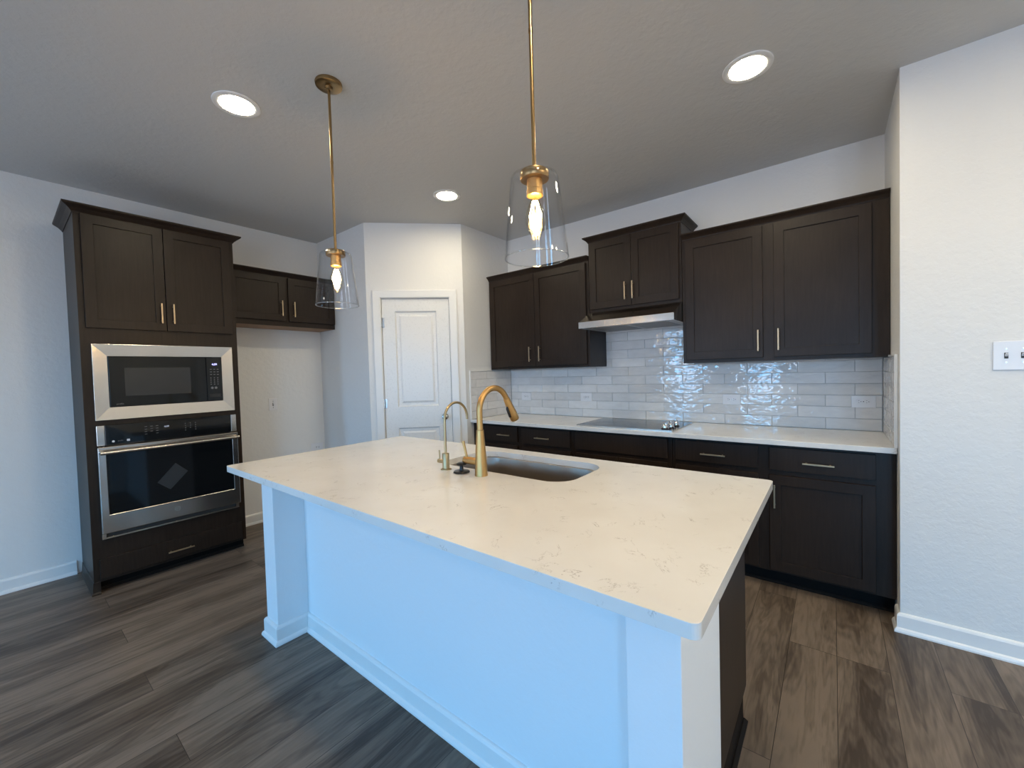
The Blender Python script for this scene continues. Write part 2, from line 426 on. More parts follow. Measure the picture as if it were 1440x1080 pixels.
wall('wall_pantry_door', (PXA, PY), (XL, PYB), holes=[(DS0 - .004, DS1 + .004, 0, DZ + .004)])
wall('wall_pantry_right', (XL, PYB), (XL, 0))
wall('wall_back', (XL, 0), (0, 0), e0=.1, e1=.1)
wall('wall_right_return', (0, 0), (0, -RET), e1=-.004)
wall('wall_right', (0, -RET), (3.2, -RET))
wall('wall_far_right', (3.2, -RET), (3.2, REAR_Y), e0=.1, e1=.1)
hl = [(3.2 - x1, 3.2 - x0, z0, z1) for x0, x1, z0, z1 in OPENINGS]
wall('wall_rear', (3.2, REAR_Y), (XA, REAR_Y), holes=hl)
for i, (x0, x1, z0, z1) in enumerate(OPENINGS):
    b = nb()
    cx = (x0 + x1) / 2
    plate(b, x0 + .002, x1 - .002, z0 + .002, z1 - .002, REAR_Y - .07, REAR_Y - .03, holes=[(x0 + .03, x1 - .03, z0 + .04, z1 - .03)])
    struct(obj('window_%d' % (i + 1), b, 'trim', bev=.003))

BB = [(.0005, 0), (.024, 0), (.024, .008), (.020, .018), (.0135, .024), (.0135, .082), (.010, .090), (.006, .094), (.0005, .096)]
def baseboard(name, path, side=1):
    b = nb(); sweep(b, path, BB, side); return struct(obj(name, b, 'trim'))
# pantry door casing (local frame of the diagonal wall: x along, -y into the room)
ang = math.atan2(PYB - PY, XL - PXA)
b = nb()
CAS = .074
prof = [(0, 0), (0, .008), (.006, .013), (.05, .017), (.066, .018), (.074, .014), (.074, 0)]
def casing(b):
    # swept by hand: left leg, head, right leg with mitred corners
    def ring(x, z, dx, dz): return [b.verts.new((x + dx * (o + .003), -h_, z + dz * (o + .003))) for o, h_ in prof]
    rs = [ring(DS0, 0, -1, 0), ring(DS0, DZ, -1, 1), ring(DS1, DZ, 1, 1), ring(DS1, 0, 1, 0)]
    for a, c in zip(rs, rs[1:]):
        for i in range(len(prof)):
            j = (i + 1) % len(prof); b.faces.new((a[i], a[j], c[j], c[i]))
    b.faces.new(rs[0]); b.faces.new(rs[-1])
    for x0, x1, z0, z1 in ((DS0 - .0035, DS0 - .0005, 0, DZ), (DS1 + .0005, DS1 + .0035, 0, DZ), (DS0, DS1, DZ + .0005, DZ + .0035)):
        box(b, x0, x1, .0005, .10, z0, z1)
casing(b)
struct(obj('trim_1', b, 'trim', loc=(PXA, PY, 0), rotz=ang))
# door slab with two raised panels
b = nb()
W0, W1 = DS0 + .003, DS1 - .003
pans = [(W0 + .118, W1 - .118, 1.062, DZ - .118), (W0 + .118, W1 - .118, .23, .862)]
plate(b, W0, W1, .010, DZ - .003, .012, .046, holes=pans)
for x0, x1, z0, z1 in pans:
    def loopz(i, y): return [b.verts.new((x, y, z)) for x, z in ((x0 + i, z0 + i), (x1 - i, z0 + i), (x1 - i, z1 - i), (x0 + i, z1 - i))]
    seq = [loopz(0, .012), loopz(.006, .020), loopz(.012, .0245), (loopz(.034, .0245)), (loopz(.052, .017))]
    for a, c in zip(seq, seq[1:]):
        for i in range(4):
            j = (i + 1) % 4; b.faces.new((a[i], a[j], c[j], c[i]))
    b.faces.new(seq[-1])
dr = struct(obj('door_1', b, 'door', loc=(PXA, PY, 0), rotz=ang))
b = nb(); 
kx, kz = DS1 - .068, .955
cyl(b, (kx, .012, kz), (kx, .004, kz), .031, .029, 32); cyl(b, (kx, .006, kz), (kx, -.03, kz), .011, .011, 20)
prof_k = [(.0, 0), (.018, -.001), (.026, -.008), (.028, -.018), (.024, -.028), (.012, -.033), (0, -.034)]
kb = nb(); lathe(kb, [(r, -z) for r, z in prof_k], n=28)
kb.transform(Matrix.Translation((kx, -.026, kz)) @ Matrix.Rotation(R90, 4, 'X'))
tmpm = bpy.data.meshes.new('t'); kb.to_mesh(tmpm); kb.free(); b.from_mesh(tmpm)
obj('door_knob', b, 'nickel', dr, smooth=True)
for hz in (1.86, 1.10, .25):
    b = nb(); cyl(b, (DS0 + .001, -.003, hz - .045), (DS0 + .001, -.003, hz + .045), .0065, n=14)
    box(b, DS0 - .0, DS0 + .022, .0085, .0115, hz - .045, hz + .045)
    obj('hinge', b, 'nickel', dr, smooth=True)
b = nb(); box(b, -.02, DLEN + .02, .11, .12, 0, H); struct(obj('pantry_dark_backing', b, 'wood_dark', loc=(PXA, PY, 0), rotz=ang))  # unseen dark sheet behind the door opening, stands in for the pantry's darkness

c_, s_ = math.cos(ang), math.sin(ang)
def dpt(s): return (PXA + c_ * s, PY + s_ * s)
baseboard('baseboard_left', [(XA, REAR_Y), (XA, -3.192)])
baseboard('baseboard_alcove', [(XA, -2.270), (XA, PY), (PXA, PY), dpt(DS0 - .079)])
baseboard('baseboard_pantry', [dpt(DS1 + .079), (XL, PYB), (XL, -.645)])
baseboard('baseboard_right', [(0, -.64), (0, -RET), (3.2, -RET), (3.2, REAR_Y), (XA, REAR_Y)])

# ------------------------------------------------------------------ cabinets
def pull(parent, x, y, z, length, vertical):
    """square bar pull standing off the face at local y"""
    b = nb(); h = length / 2; r = .0045
    if vertical:
        box(b, x - r, x + r, y - .030, y - .022, z - h, z + h)
        for s in (-1, 1): box(b, x - .004, x + .004, y - .023, y - .0002, z + s * (h - .018) - .004, z + s * (h - .018) + .004)
    else:
        box(b, x - h, x + h, y - .030, y - .022, z - r, z + r)
        for s in (-1, 1): box(b, x + s * (h - .018) - .004, x + s * (h - .018) + .004, y - .023, y - .0002, z - .004, z + .004)
    return obj('handle', b, 'pull', parent, bev=.001)
def shaker(name, parent, x0, x1, z0, z1, y, handle=None, stile=.057, flat=False, th=.0195):
    """front whose outer face is at local y (front = -y)"""
    b = nb()
    if flat: box(b, x0, x1, y, y + th, z0, z1)
    else:
        plate(b, x0, x1, z0, z1, y, y + th, holes=[(x0 + stile, x1 - stile, z0 + stile, z1 - stile)])
        box(b, x0 + stile - .003, x1 - stile + .003, y + .0085, y + .014, z0 + stile - .003, z1 - stile + .003)
    d = obj(name, b, 'wood', parent, bev=.0016)
    if handle:
        hx, hz, hl_, vert = handle
        pull(d, hx, y, hz, hl_, vert)
    return d
CROWN = [(-.012, 0), (.004, 0), (.006, .006), (.010, .012), (.022, .026), (.036, .036), (.042, .040), (.046, .046), (.046, .054), (-.012, .054)]
def crown(parent, path, z, sc=1.0, scz=None):
    scz = scz or sc
    b = nb(); sweep(b, path, [(o * sc, u * scz) for o, u in CROWN], 1, z); return obj('crown_moulding', b, 'wood', parent)
def carcass(parent, W, D, z0, z1, holes, toe=0, bottom='wood', top=True, ft=.019):
    """local box: x 0..W, back at y=0 (wall), front frame face at y=-D"""
    b = nb(); zb = z0 + toe; e = .0015
    for x in (0, W - .016): box(b, x, x + .016, -D + ft, -e, zb, z1)
    box(b, .016, W - .016, -.008, -e, zb, z1)
    if top: box(b, .016, W - .016, -D + ft, -.008, z1 - .016, z1)
    o = obj('carcass', b, 'wood', parent)
    b = nb(); box(b, .016, W - .016, -D + ft, -.008, zb, zb + .016); obj('bottom_panel', b, bottom, parent)
    b = nb(); plate(b, 0, W, zb, z1, -D, -D + ft, holes=holes); obj('face_frame', b, 'wood', parent, bev=.001)
    if toe:
        b = nb(); box(b, 0, W, -D + .075, -D + .09, z0, zb); box(b, 0, .016, -D + .09, -e, z0, zb); box(b, W - .016, W, -D + .09, -e, z0, zb)
        obj('toe_kick', b, 'wood_dark', parent)
    return o

# --- tall oven cabinet on the left wall; local x runs along world +y, local -y is world +x
TY0, TY1 = -3.162, -2.292; TW = TY1 - TY0; TD = .553
ovc = thing('oven_cabinet', 'tall espresso cabinet at the left housing the microwave and wall oven', 'cabinet', (XA, TY0, 0), R90)
lx = lambda y: y - TY0
TDO = TD + .0195
b = nb()
box(b, 0, .018, -TD + .019, -.0015, .0, 2.455); box(b, TW - .018, TW, -TD + .019, -.0015, .102, 2.455)
box(b, .018, TW - .018, -.008, -.0015, .102, 2.455)
for zz in (.102, .325, 1.103, 1.675, 2.437): box(b, .018, TW - .018, -TD + .019, -.008, zz, zz + .018)
obj('carcass', b, 'wood', ovc)
mw_n = (lx(-3.085), lx(-2.362), 1.150, 1.600); ov_n = (lx(-3.085), lx(-2.362), .375, 1.075)
b = nb(); plate(b, 0, TW, .075, 2.455, -TD, -TD + .019, holes=[mw_n, ov_n, (lx(-3.09), lx(-2.36), 1.76, 2.42), (lx(-3.09), lx(-2.36), .125, .20)])
obj('face_frame', b, 'wood', ovc, bev=.001)
shaker('door', ovc, lx(-3.132), lx(-2.7295), 1.725, 2.447, -TDO, (lx(-2.757), 1.846, .140, True))
shaker('door', ovc, lx(-2.7255), lx(-2.322), 1.725, 2.447, -TDO, (lx(-2.690), 1.847, .140, True))
shaker('drawer', ovc, lx(-3.132), lx(-2.322), .098, .226, -TDO, (lx(-2.717), .151, .150, False), flat=True)
crown(ovc, [(0, -.002), (0, -TD), (TW, -TD), (TW, -.35)], 2.448, 1.05, .98)
b = nb(); box(b, .018, TW - .0, -TD + .07, -TD + .085, 0, .102); box(b, 0, .018, -TD, -TD + .019, 0, .075)
box(b, TW - .016, TW, -TD + .085, -.0015, 0, .102)
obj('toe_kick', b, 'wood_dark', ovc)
b = nb(); SH = [(.0003, 0), (.014, 0), (.014, .006), (.009, .018), (.004, .078), (.0003, .08)]
sweep(b, [(0, -.03), (0, -TD), (.03, -TD)], SH, -1 if False else 1); obj('shoe_moulding', b, 'wood', ovc)
b = nb(); sweep(b, [(.018, -TD + .07), (TW, -TD + .07)], [(.0003, 0), (.011, 0), (.011, .006), (.004, .018), (.0003, .018)], 1); obj('shoe_moulding', b, 'wood_dark', ovc)

# --- microwave with trim kit (same local frame)
mwv = thing('microwave', 'built-in microwave with black glass door and wide stainless trim, above the wall oven', 'microwave', (XA, TY0, 0), R90)
x0, x1, z0, z1 = lx(-3.114), lx(-2.334), 1.124, 1.622
ix0, ix1, iz0, iz1 = lx(-3.043), lx(-2.408), 1.207, 1.543
yF = -TD - .001
b = nb()
# sloping picture-frame trim
def frame_ring(b, o, i, yo, yi, yb):
    def lp(r, y): return [b.verts.new((x, y, z)) for x, z in ((r[0], r[2]), (r[1], r[2]), (r[1], r[3]), (r[0], r[3]))]
    A, B_, C_, D_ = lp(o, yb), lp(o, yo), lp(i, yi), lp(i, yb)
    for p, q in ((A, B_), (B_, C_), (C_, D_), (D_, A)):
        for k in range(4):
            j = (k + 1) % 4; b.faces.new((p[k], p[j], q[j], q[k]))
frame_ring(b, (x0, x1, z0, z1), (ix0, ix1, iz0, iz1), yF - .014, yF - .008, yF)
obj('trim_frame', b, 'steel', mwv, bev=.0012)
b = nb(); box(b, ix0 + .02, ix1 - .02, -TD + .02, -.12, iz0 + .005, iz1 - .005); obj('body', b, 'black', mwv)
xs = lx(-2.510)
b = nb(); box(b, ix0 + .002, xs - .0015, yF - .016, yF + .018, iz0 + .002, iz1 - .002); md = obj('door', b, 'black_glass', mwv, bev=.002)
b = nb(); box(b, lx(-2.965), lx(-2.608), yF - .0165, yF - .0159, 1.277, 1.466); obj('window', b, 'window_glass', md)
text('lettering', 'profile', .014, 'grey_print', md, at_front(lx(-2.993), yF - .0162, 1.226))
b = nb(); box(b, xs + .0015, ix1 - .002, yF - .016, yF + .018, iz0 + .002, iz1 - .002); mp_ = obj('control_panel', b, 'black_glass', mwv, bev=.002)
cxp = (xs + ix1) / 2
text('clock_display', '4:09', .020, 'display', mp_, at_front(cxp + .002, yF - .0164, 1.487))
for r_ in range(3):
    for c in range(3):
        b = nb(); zz = 1.448 - r_ * .020; box(b, cxp - .028 + c * .022, cxp - .016 + c * .022, yF - .0166, yF - .0158, zz, zz + .004); obj('button', b, 'grey_print', mp_)
for r_ in range(4):
    for c in range(3):
        b = nb(); zz = 1.384 - r_ * .016; cyl(b, (cxp - .024 + c * .022, yF - .0166, zz), (cxp - .024 + c * .022, yF - .0158, zz), .0035, n=12); obj('button', b, 'grey_print', mp_)
for c in range(2):
    b = nb(); cyl(b, (cxp - .018 + c * .024, yF - .0166, 1.308), (cxp - .018 + c * .024, yF - .0158, 1.308), .009, n=16); obj('button', b, 'grey_print', mp_)
b = nb(); box(b, cxp - .034, cxp + .034, yF - .0166, yF - .0158, 1.238, 1.262); obj('open_button', b, 'black', mp_)

# --- wall oven
ov = thing('wall_oven', 'single stainless wall oven with black control strip and bar handle', 'oven', (XA, TY0, 0), R90)
b = nb(); box(b, lx(-3.075), lx(-2.372), -TD + .022, -.10, .385, 1.065); obj('body', b, 'black', ov)
cz0, cz1 = .957, 1.092
b = nb(); box(b, lx(-3.0745), lx(-2.3695), yF - .022, yF, cz0 + .002, cz1); cp = obj('control_panel', b, 'black_glass', ov, bev=.002)
for a, c in ((-3.115, -3.0755), (-2.3685, -2.332)):
    b = nb(); box(b, lx(a), lx(c), yF - .024, yF, cz0 + .002, cz1); obj('side_trim', b, 'steel', ov, bev=.003)
yc = yF - .0224
text('clock_display', '4:09', .016, 'display_dim', cp, at_front(lx(-2.762), yc, 1.048))
for c in range(3):
    for r_ in range(4):
        if r_ == 3 and c == 1: continue
        b = nb(); box(b, lx(-2.880) + c * .030, lx(-2.867) + c * .030, yc - .0002, yc + .0006, 1.058 - r_ * .017, 1.061 - r_ * .017); obj('button', b, 'grey_print', cp)
        b = nb(); cyl(b, (lx(-2.655) + c * .030, yc - .0002, 1.056 - r_ * .016), (lx(-2.655) + c * .030, yc + .0006, 1.056 - r_ * .016), .0028, n=10); obj('button', b, 'grey_print', cp)
b = nb(); cyl(b, (lx(-3.038), yc - .0002, .982), (lx(-3.038), yc + .0006, .982), .007, n=20); obj('emblem', b, 'white_print', cp)
text('lettering', 'profile', .010, 'grey_print', cp, at_front(lx(-3.003), yc, .983))
b = nb(); box(b, lx(-2.972), lx(-2.957), yc - .0002, yc + .0006, .975, .989); obj('connectivity_mark', b, 'white_print', cp)
dz0, dz1 = .388, .952
gx0, gx1, gz0, gz1 = lx(-3.075), lx(-2.370), .508, .903
yd = yF - .038
b = nb(); plate(b, lx(-3.115), lx(-2.330), dz0, dz1, yd, yF - .002, holes=[(gx0, gx1, gz0, gz1)]); od = obj('door', b, 'steel', ov, bev=.004)
b = nb(); box(b, gx0 - .002, gx1 + .002, yd + .003, yF - .006, gz0 - .002, gz1 + .002); obj('glass', b, 'black_glass', od)
b = nb(); hz = .918
tube(b, [(lx(-3.108), yd - .045, hz), (lx(-2.90), yd - .050, hz), (lx(-2.72), yd - .051, hz), (lx(-2.54), yd - .050, hz), (lx(-2.337), yd - .045, hz)], .0115, 20)
for xx in (lx(-3.098), lx(-2.347)): cyl(b, (xx, yd - .046, hz), (xx, yd + .001, hz), .010, .013, 18)
obj('handle', b, 'steel', od, smooth=True)
b = nb(); xx = lx(-2.727); zz = .452
lathe(b, [(.0155, -.0006), (.0155, .0006), (.0135, .0006), (.0135, -.0006)], closed=True, n=32)
b.transform(Matrix.Translation((xx, yd - .0004, zz)) @ Matrix.Rotation(R90, 4, 'X')); em = obj('emblem', b, 'chrome', od)
text('monogram', 'GE', .0145, 'chrome', em, at_front(xx, yd - .0004, zz))
b = nb(); plate(b, lx(-3.115), lx(-2.338), .350, .384, yF - .020, yF, holes=[(lx(-3.095), lx(-2.358), .360, .3835)]); obj('bottom_trim', b, 'steel', ov, bev=.001)
b = nb(); box(b, lx(-3.09), lx(-2.36), yF - .004, yF, .3605, .383); obj('vent_slot', b, 'slot', ov)
# sticker on the glass
b = nb(); cs = [(-2.831, .661), (-2.761, .598), (-2.656, .710), (-2.726, .781)]
ys = yd + .003
vs = [b.verts.new((lx(y), yy, z)) for yy in (ys - .0012, ys - .0002) for y, z in cs]
b.faces.new(vs[:4]); b.faces.new(vs[4:][::-1])
for i in range(4): b.faces.new((vs[i], vs[(i + 1) % 4], vs[4 + (i + 1) % 4], vs[4 + i]))
tag(obj('sticker', b, 'sticker', loc=(XA, TY0, 0), rotz=R90), 'pale tilted rectangular sticker on the black oven door glass', 'sticker')

# --- cabinet over the fridge alcove
FY0, FY1 = TY1 + .002, PY - .002; FW = FY1 - FY0; FD = .312
fc = thing('wall_cabinet', 'short two-door espresso wall cabinet with a bare wood underside over the empty fridge alcove', 'cabinet', (XA, FY0, 0), R90, 'espresso wall cabinets')
fx = lambda y: y - FY0
carcass(fc, FW, FD, 1.848, 2.315, [(.05, fx(-1.83), 1.90, 2.28), (fx(-1.77), FW - .05, 1.90, 2.28)], bottom='maple')
b = nb(); box(b, .017, FW - .017, -FD + .019, -.01, 1.8455, 1.8478); obj('underside_panel', b, 'maple', fc)
shaker('door', fc, .024, fx(-1.812), 1.893, 2.292, -FD - .0195, (fx(-1.850), 2.006, .140, True))
shaker('door', fc, fx(-1.784), FW - .006, 1.893, 2.292, -FD - .0195, (fx(-1.742), 2.004, .140, True))
crown(fc, [(.0, -FD), (FW, -FD)], 2.300, .75)

# --- wall cabinets on the back wall (local frame = world axes)
UD = .325
def wallcab(label, x0, x1, z0, z1, doors, crown_path, crown_z, csc=.8, D=UD):
    W = x1 - x0
    t = thing('wall_cabinet', label, 'cabinet', (x0, 0, 0), 0, 'espresso wall cabinets')
    carcass(t, W, D, z0, z1, [(a - x0 + .02, c - x0 - .02, za + .02, zb - .02) for a, c, za, zb, h in doors])
    for a, c, za, zb, h in doors:
        shaker('door', t, a - x0, c - x0, za, zb, -D - .0195, (h[0] - x0, h[1], .140, True))
    crown(t, [(px - x0, py_) for px, py_ in crown_path], crown_z, csc)
    return t
wallcab('espresso wall cabinet left of the range hood, between it and the pantry wall', XL + .004, -1.902, 1.391, 2.312,
        [(-3.012, -2.4665, 1.414, 2.281, (-2.520, 1.526)), (-2.4625, -1.926, 1.414, 2.281, (-2.409, 1.526))],
        [(XL + .004, -UD), (-1.902, -UD)], 2.293)
wallcab('raised two-door espresso wall cabinet directly above the range hood', -1.899, -1.139, 1.848, 2.455,
        [(-1.884, -1.5225, 1.872, 2.432, (-1.567, 1.989)), (-1.5185, -1.158, 1.872, 2.432, (-1.504, 1.988))],
        [(-1.899, -.002), (-1.899, -UD), (-1.139, -UD), (-1.139, -.002)], 2.438, .85)
wallcab('wide espresso wall cabinet right of the range hood, against the right return wall', -1.136, -.003, 1.391, 2.312,
        [(-1.110, -.626, 1.414, 2.277, (-.651, 1.526)), (-.563, -.082, 1.414, 2.277, (-.538, 1.526))],
        [(-1.136, -UD), (-.003, -UD)], 2.292)

# --- range hood
hd = thing('range_hood', 'slim stainless under-cabinet range hood above the cooktop', 'range hood', (-1.899, 0, 0))
HW = .760; hy = -.53
b = nb()
prof = [(-.016, 1.8455), (-.335, 1.8455), (hy, 1.752), (hy, 1.700), (hy + .012, 1.700), (hy + .012, 1.742), (-.32, 1.835), (-.016, 1.835)]
def prism_x(b, pts, x0, x1):
    A = [b.verts.new((x0, y, z)) for y, z in pts]; B_ = [b.verts.new((x1, y, z)) for y, z in pts]
    for i in range(len(pts)):
        j = (i + 1) % len(pts); b.faces.new((A[i], A[j], B_[j], B_[i]))
    b.faces.new(A[::-1]); b.faces.new(B_)
prism_x(b, prof, .001, HW - .001)
sidep = [(-.016, 1.834), (-.325, 1.834), (hy + .0125, 1.740), (hy + .0125, 1.700), (-.016, 1.700)]
prism_x(b, sidep, .001, .012); prism_x(b, sidep, HW - .012, HW - .001)
obj('hood_shell', b, 'steel', hd, bev=.0012)
b = nb(); box(b, .013, HW - .013, hy + .014, -.018, 1.703, 1.712); hb_ = obj('underside', b, 'hood_under', hd)
for x in (.08, .40):
    b = nb(); box(b, x, x + .28, hy + .10, -.08, 1.7005, 1.7028); obj('grease_filter', b, 'filter', hb_)
b = nb(); box(b, .30, .45, hy - .0015, hy + .001, 1.716, 1.738); sp = obj('switch_panel', b, 'steel', hd)
for x in (.31, .34, .40, .43):
    b = nb(); box(b, x, x + .012, hy - .003, hy - .0014, 1.722, 1.732); obj('button', b, 'nickel', sp)

# --- base cabinets on the back wall
BD = .61
def basecab(label, x0, x1, fronts):
    t = thing('base_cabinet', label, 'cabinet', (x0, 0, 0), 0, 'espresso base cabinets under the back counter')
    holes = [(f[1] - x0 + .02, f[2] - x0 - .02, f[3] + .02, f[4] - .02) for f in fronts]
    carcass(t, x1 - x0, BD, 0, .883, holes, toe=.102, top=False)
    for kind, a, c, za, zb, h in fronts:
        hh = (h[0] - x0, h[1], h[2], h[3]) if h else None
        shaker('drawer' if kind != 'door' else 'door', t, a - x0, c - x0, za, zb, -BD - .0195, hh, flat=(kind != 'door'))
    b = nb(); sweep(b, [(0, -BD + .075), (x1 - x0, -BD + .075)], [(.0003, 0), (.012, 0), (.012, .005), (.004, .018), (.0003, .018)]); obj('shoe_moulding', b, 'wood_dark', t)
    return t
basecab('espresso base cabinet at the left end of the back counter, by the pantry wall', XL + .004, -1.923,
        [('drawer', -3.0, -2.489, .729, .866, (-2.634, .790, .145, False)), ('drawer', -2.437, -1.947, .729, .866, (-2.212, .790, .150, False)),
         ('door', -3.0, -2.489, .118, .698, (-2.53, .575, .14, True)), ('door', -2.437, -1.947, .118, .698, (-2.39, .575, .14, True))])
basecab('espresso base cabinet directly under the cooktop, with a blank false drawer front', -1.920, -1.144,
        [('panel', -1.895, -1.171, .729, .868, None), ('door', -1.895, -1.535, .118, .698, (-1.58, .575, .14, True)), ('door', -1.531, -1.171, .118, .698, (-1.486, .575, .14, True))])
basecab('espresso base cabinet at the right end of the back counter, by the right return wall', -1.141, -.003,
        [('drawer', -1.115, -.627, .730, .866, (-.878, .788, .148, False)), ('drawer', -.567, -.084, .730, .866, (-.330, .787, .146, False)),
         ('door', -1.115, -.627, .118, .698, (-.655, .575, .14, True)), ('door', -.567, -.084, .118, .698, (-.540, .574, .14, True))])

# --- counter on the back wall
b = nb(); slab(b, [(XL + .003, -.655), (-.003, -.655), (-.003, -.003), (XL + .003, -.003)],
               [[(-1.88, -.55), (-1.17, -.55), (-1.17, -.11), (-1.88, -.11)]], .8835, ZC)
tag(obj('countertop', b, 'quartz', bev=.003), 'long white quartz countertop along the back wall holding the cooktop', 'countertop')

# --- cooktop
ck = thing('cooktop', 'black glass electric cooktop with chrome knobs set in the back counter', 'cooktop', (-1.525, -.33, ZC))
b = nb(); hx, hyy = .383, .256
slab(b, rrect(-hx, hx, -hyy, hyy, .012, 4), [], .0008, .0058); gt = obj('glass_top', b, 'cook_glass', ck, bev=.001)
b = nb()
slab(b, rrect(-hx - .004, hx + .004, -hyy - .004, hyy + .004, .014, 4), [rrect(-hx - .0003, hx + .0003, -hyy - .0003, hyy + .0003, .012, 4)], .0006, .0064)
obj('edge_trim', b, 'steel', ck)
b = nb(); box(b, -.34, .34, -.21, .21, -.06, -.001); obj('body', b, 'black', ck)
for x, y, r in ((-.22, .10, .09), (-.22, -.12, .11), (.10, .11, .11), (.08, -.12, .08)):
    b = nb(); lathe(b, [(r, .0059), (r, .0061), (r - .0018, .0061), (r - .0018, .0059)], (x, y, 0), 48, True); obj('burner_ring', b, 'grey_print', gt)
for x, y in ((.305, -.185), (.325, -.12), (.305, -.055), (.325, .01), (.305, .075)):
    b = nb(); lathe(b, [(0, .006), (.027, .006), (.028, .011), (.023, .016), (.022, .036), (.019, .041), (0, .042)], (x, y, 0), 28)
    k = obj('knob', b, 'chrome', ck, smooth=True)
    b = nb(); box(b, x - .004, x + .004, y - .021, y + .021, .041, .048); obj('knob_grip', b, 'chrome', k, bev=.002)

# --- tile backsplash
b = nb(); TW_, TH_ = .3095, .0775
G = .0024; TT = .008
def tile(b, fr, a0, a1, z0, z1):
    """one glazed tile; fr maps (along, out, z) to world; slight random tilt"""
    a0 += G / 2; a1 -= G / 2; z0 += G / 2; z1 -= G / 2
    if a1 - a0 < .008 or z1 - z0 < .006: return
    ta = random.uniform(-.0009, .0009); tz = random.uniform(-.0006, .0006); bv = .0018
    lo = [b.verts.new(fr(a, .0, z)) for a, z in ((a0, z0), (a1, z0), (a1, z1), (a0, z1))]
    mid = [b.verts.new(fr(a, TT - .0012 + s * ta + q * tz, z)) for (a, z, s, q) in ((a0, z0, -1, -1), (a1, z0, 1, -1), (a1, z1, 1, 1), (a0, z1, -1, 1))]
    hi = [b.verts.new(fr(a, TT + s * ta + q * tz, z)) for (a, z, s, q) in ((a0 + bv, z0 + bv, -1, -1), (a1 - bv, z0 + bv, 1, -1), (a1 - bv, z1 - bv, 1, 1), (a0 + bv, z1 - bv, -1, 1))]
    for p, q in ((lo, mid), (mid, hi)):
        for i in range(4):
            j = (i + 1) % 4; b.faces.new((p[i], p[j], q[j], q[i]))
    b.faces.new(hi)
OUTL = [(-2.822, 1.100), (-2.114, 1.105), (-.874, 1.105), (-.106, 1.105)]
def field(b, fr, a0, a1, z0, z1, phase, holes=()):
    k = 0
    while ZC + k * TH_ < z1 - .004:
        za, zb = ZC + k * TH_, min(ZC + (k + 1) * TH_, z1)
        za = max(za, z0)
        if zb > za + .004:
            j0 = phase + (0 if k % 2 else TW_ / 2)
            a = j0 - math.ceil((j0 - a0) / TW_) * TW_
            while a < a1:
                s, e = max(a, a0), min(a + TW_, a1)
                if e > s: tile(b, fr, s, e, za, zb)
                a += TW_
        k += 1
back = lambda a, o, z: (a, -.0045 - o, z)
lft = lambda a, o, z: (XL + .0045 + o, a, z)
rgt = lambda a, o, z: (-.0045 - o, a, z)
zt0 = ZC + .0015
field(b, back, XL + .013, -.013, zt0, ZC + 6 * TH_, -.148)
field(b, back, -1.9015, -1.1365, ZC + 6 * TH_, 1.832, -.148)
field(b, back, XL + .013, -1.9025, ZC + 6 * TH_, 1.388, -.148)
field(b, back, -1.1355, -.013, ZC + 6 * TH_, 1.388, -.148)
field(b, lft, -.640, -.0125, zt0, 1.379, -.10)
field(b, rgt, -.640, -.0125, zt0, 1.388, -.10)
bsp = thing('tile_backsplash', 'glossy pale grey subway tile backsplash wrapping the wall above the back counter', 'backsplash', (0, 0, 0))
obj('tiles', b, 'tile', bsp)
b = nb()
for a, c, z in ((XL + .006, -1.9015, 1.388), (-1.9015, -1.1365, 1.834), (-1.1365, -.006, 1.388)): box(b, a, c, -.006, -.001, zt0, z)
box(b, XL + .001, XL + .006, -.640, -.001, zt0, 1.380); box(b, -.006, -.001, -.640, -.001, zt0, 1.389)
obj('grout', b, 'grout', bsp)
b = nb()
b.free()
for X, s, zt in ((XL, 1, 1.380), (0, -1, 1.389)):
    xa, xb = sorted((X + s * .001, X + s * .014)); b = nb()
    box(b, xa, xb, -.652, -.6405, zt0, zt + .0003)
    box(b, xa, xb, -.652, -.350, zt + .0003, zt + .010); bmesh.ops.remove_doubles(b, verts=b.verts, dist=1e-5)
    obj('edge_trim', b, 'trim', bsp, bev=.001)

# --- outlets and switches
def outlet(name, label, cat, loc, rotz, w, h, horizontal=True, style='duplex', group=None):
    t = thing(name, label, cat, loc, rotz, group)
    b = nb(); box(b, -w / 2, w / 2, -.006, -.0003, -h / 2, h / 2); p = obj('cover_plate', b, 'plate', t, bev=.0022)
    if style == 'duplex':
        for s in (-1, 1):
            cx, cz = (s * .0195, 0) if horizontal else (0, s * .0195)
            b = nb(); cyl(b, (cx, -.0062, cz), (cx, -.0082, cz), .0165, .016, 24); f = obj('receptacle', b, 'plate', t)
            for (dx, dz, ww, hh) in ((-.004, .0062, .0065, .0018), (-.004, -.0062, .0055, .0018), (.0068, 0, .004, .004)):
                if not horizontal: dx, dz, ww, hh = dz, -dx * -1, hh, ww
                b = nb(); box(b, cx + dx - ww / 2, cx + dx + ww / 2, -.0086, -.0080, cz + dz - hh / 2, cz + dz + hh / 2); obj('slot', b, 'slot', f)
        b = nb(); cyl(b, (0, -.0062, 0), (0, -.0072, 0), .0028, n=12); obj('screw', b, 'nickel', t)
    elif style == 'box':
        b = nb(); box(b, -.032, .032, -.0072, -.0060, -.024, .024); f = obj('recessed_insert', b, 'plate', t)
        for cx in (-.013, .013):
            for dx, dz in ((-.005, .004), (.005, .004), (0, -.007)):
                b = nb(); box(b, cx + dx - .0018, cx + dx + .0018, -.0078, -.0070, dz - .003, dz + .003); obj('slot', b, 'slot', f)
    return t
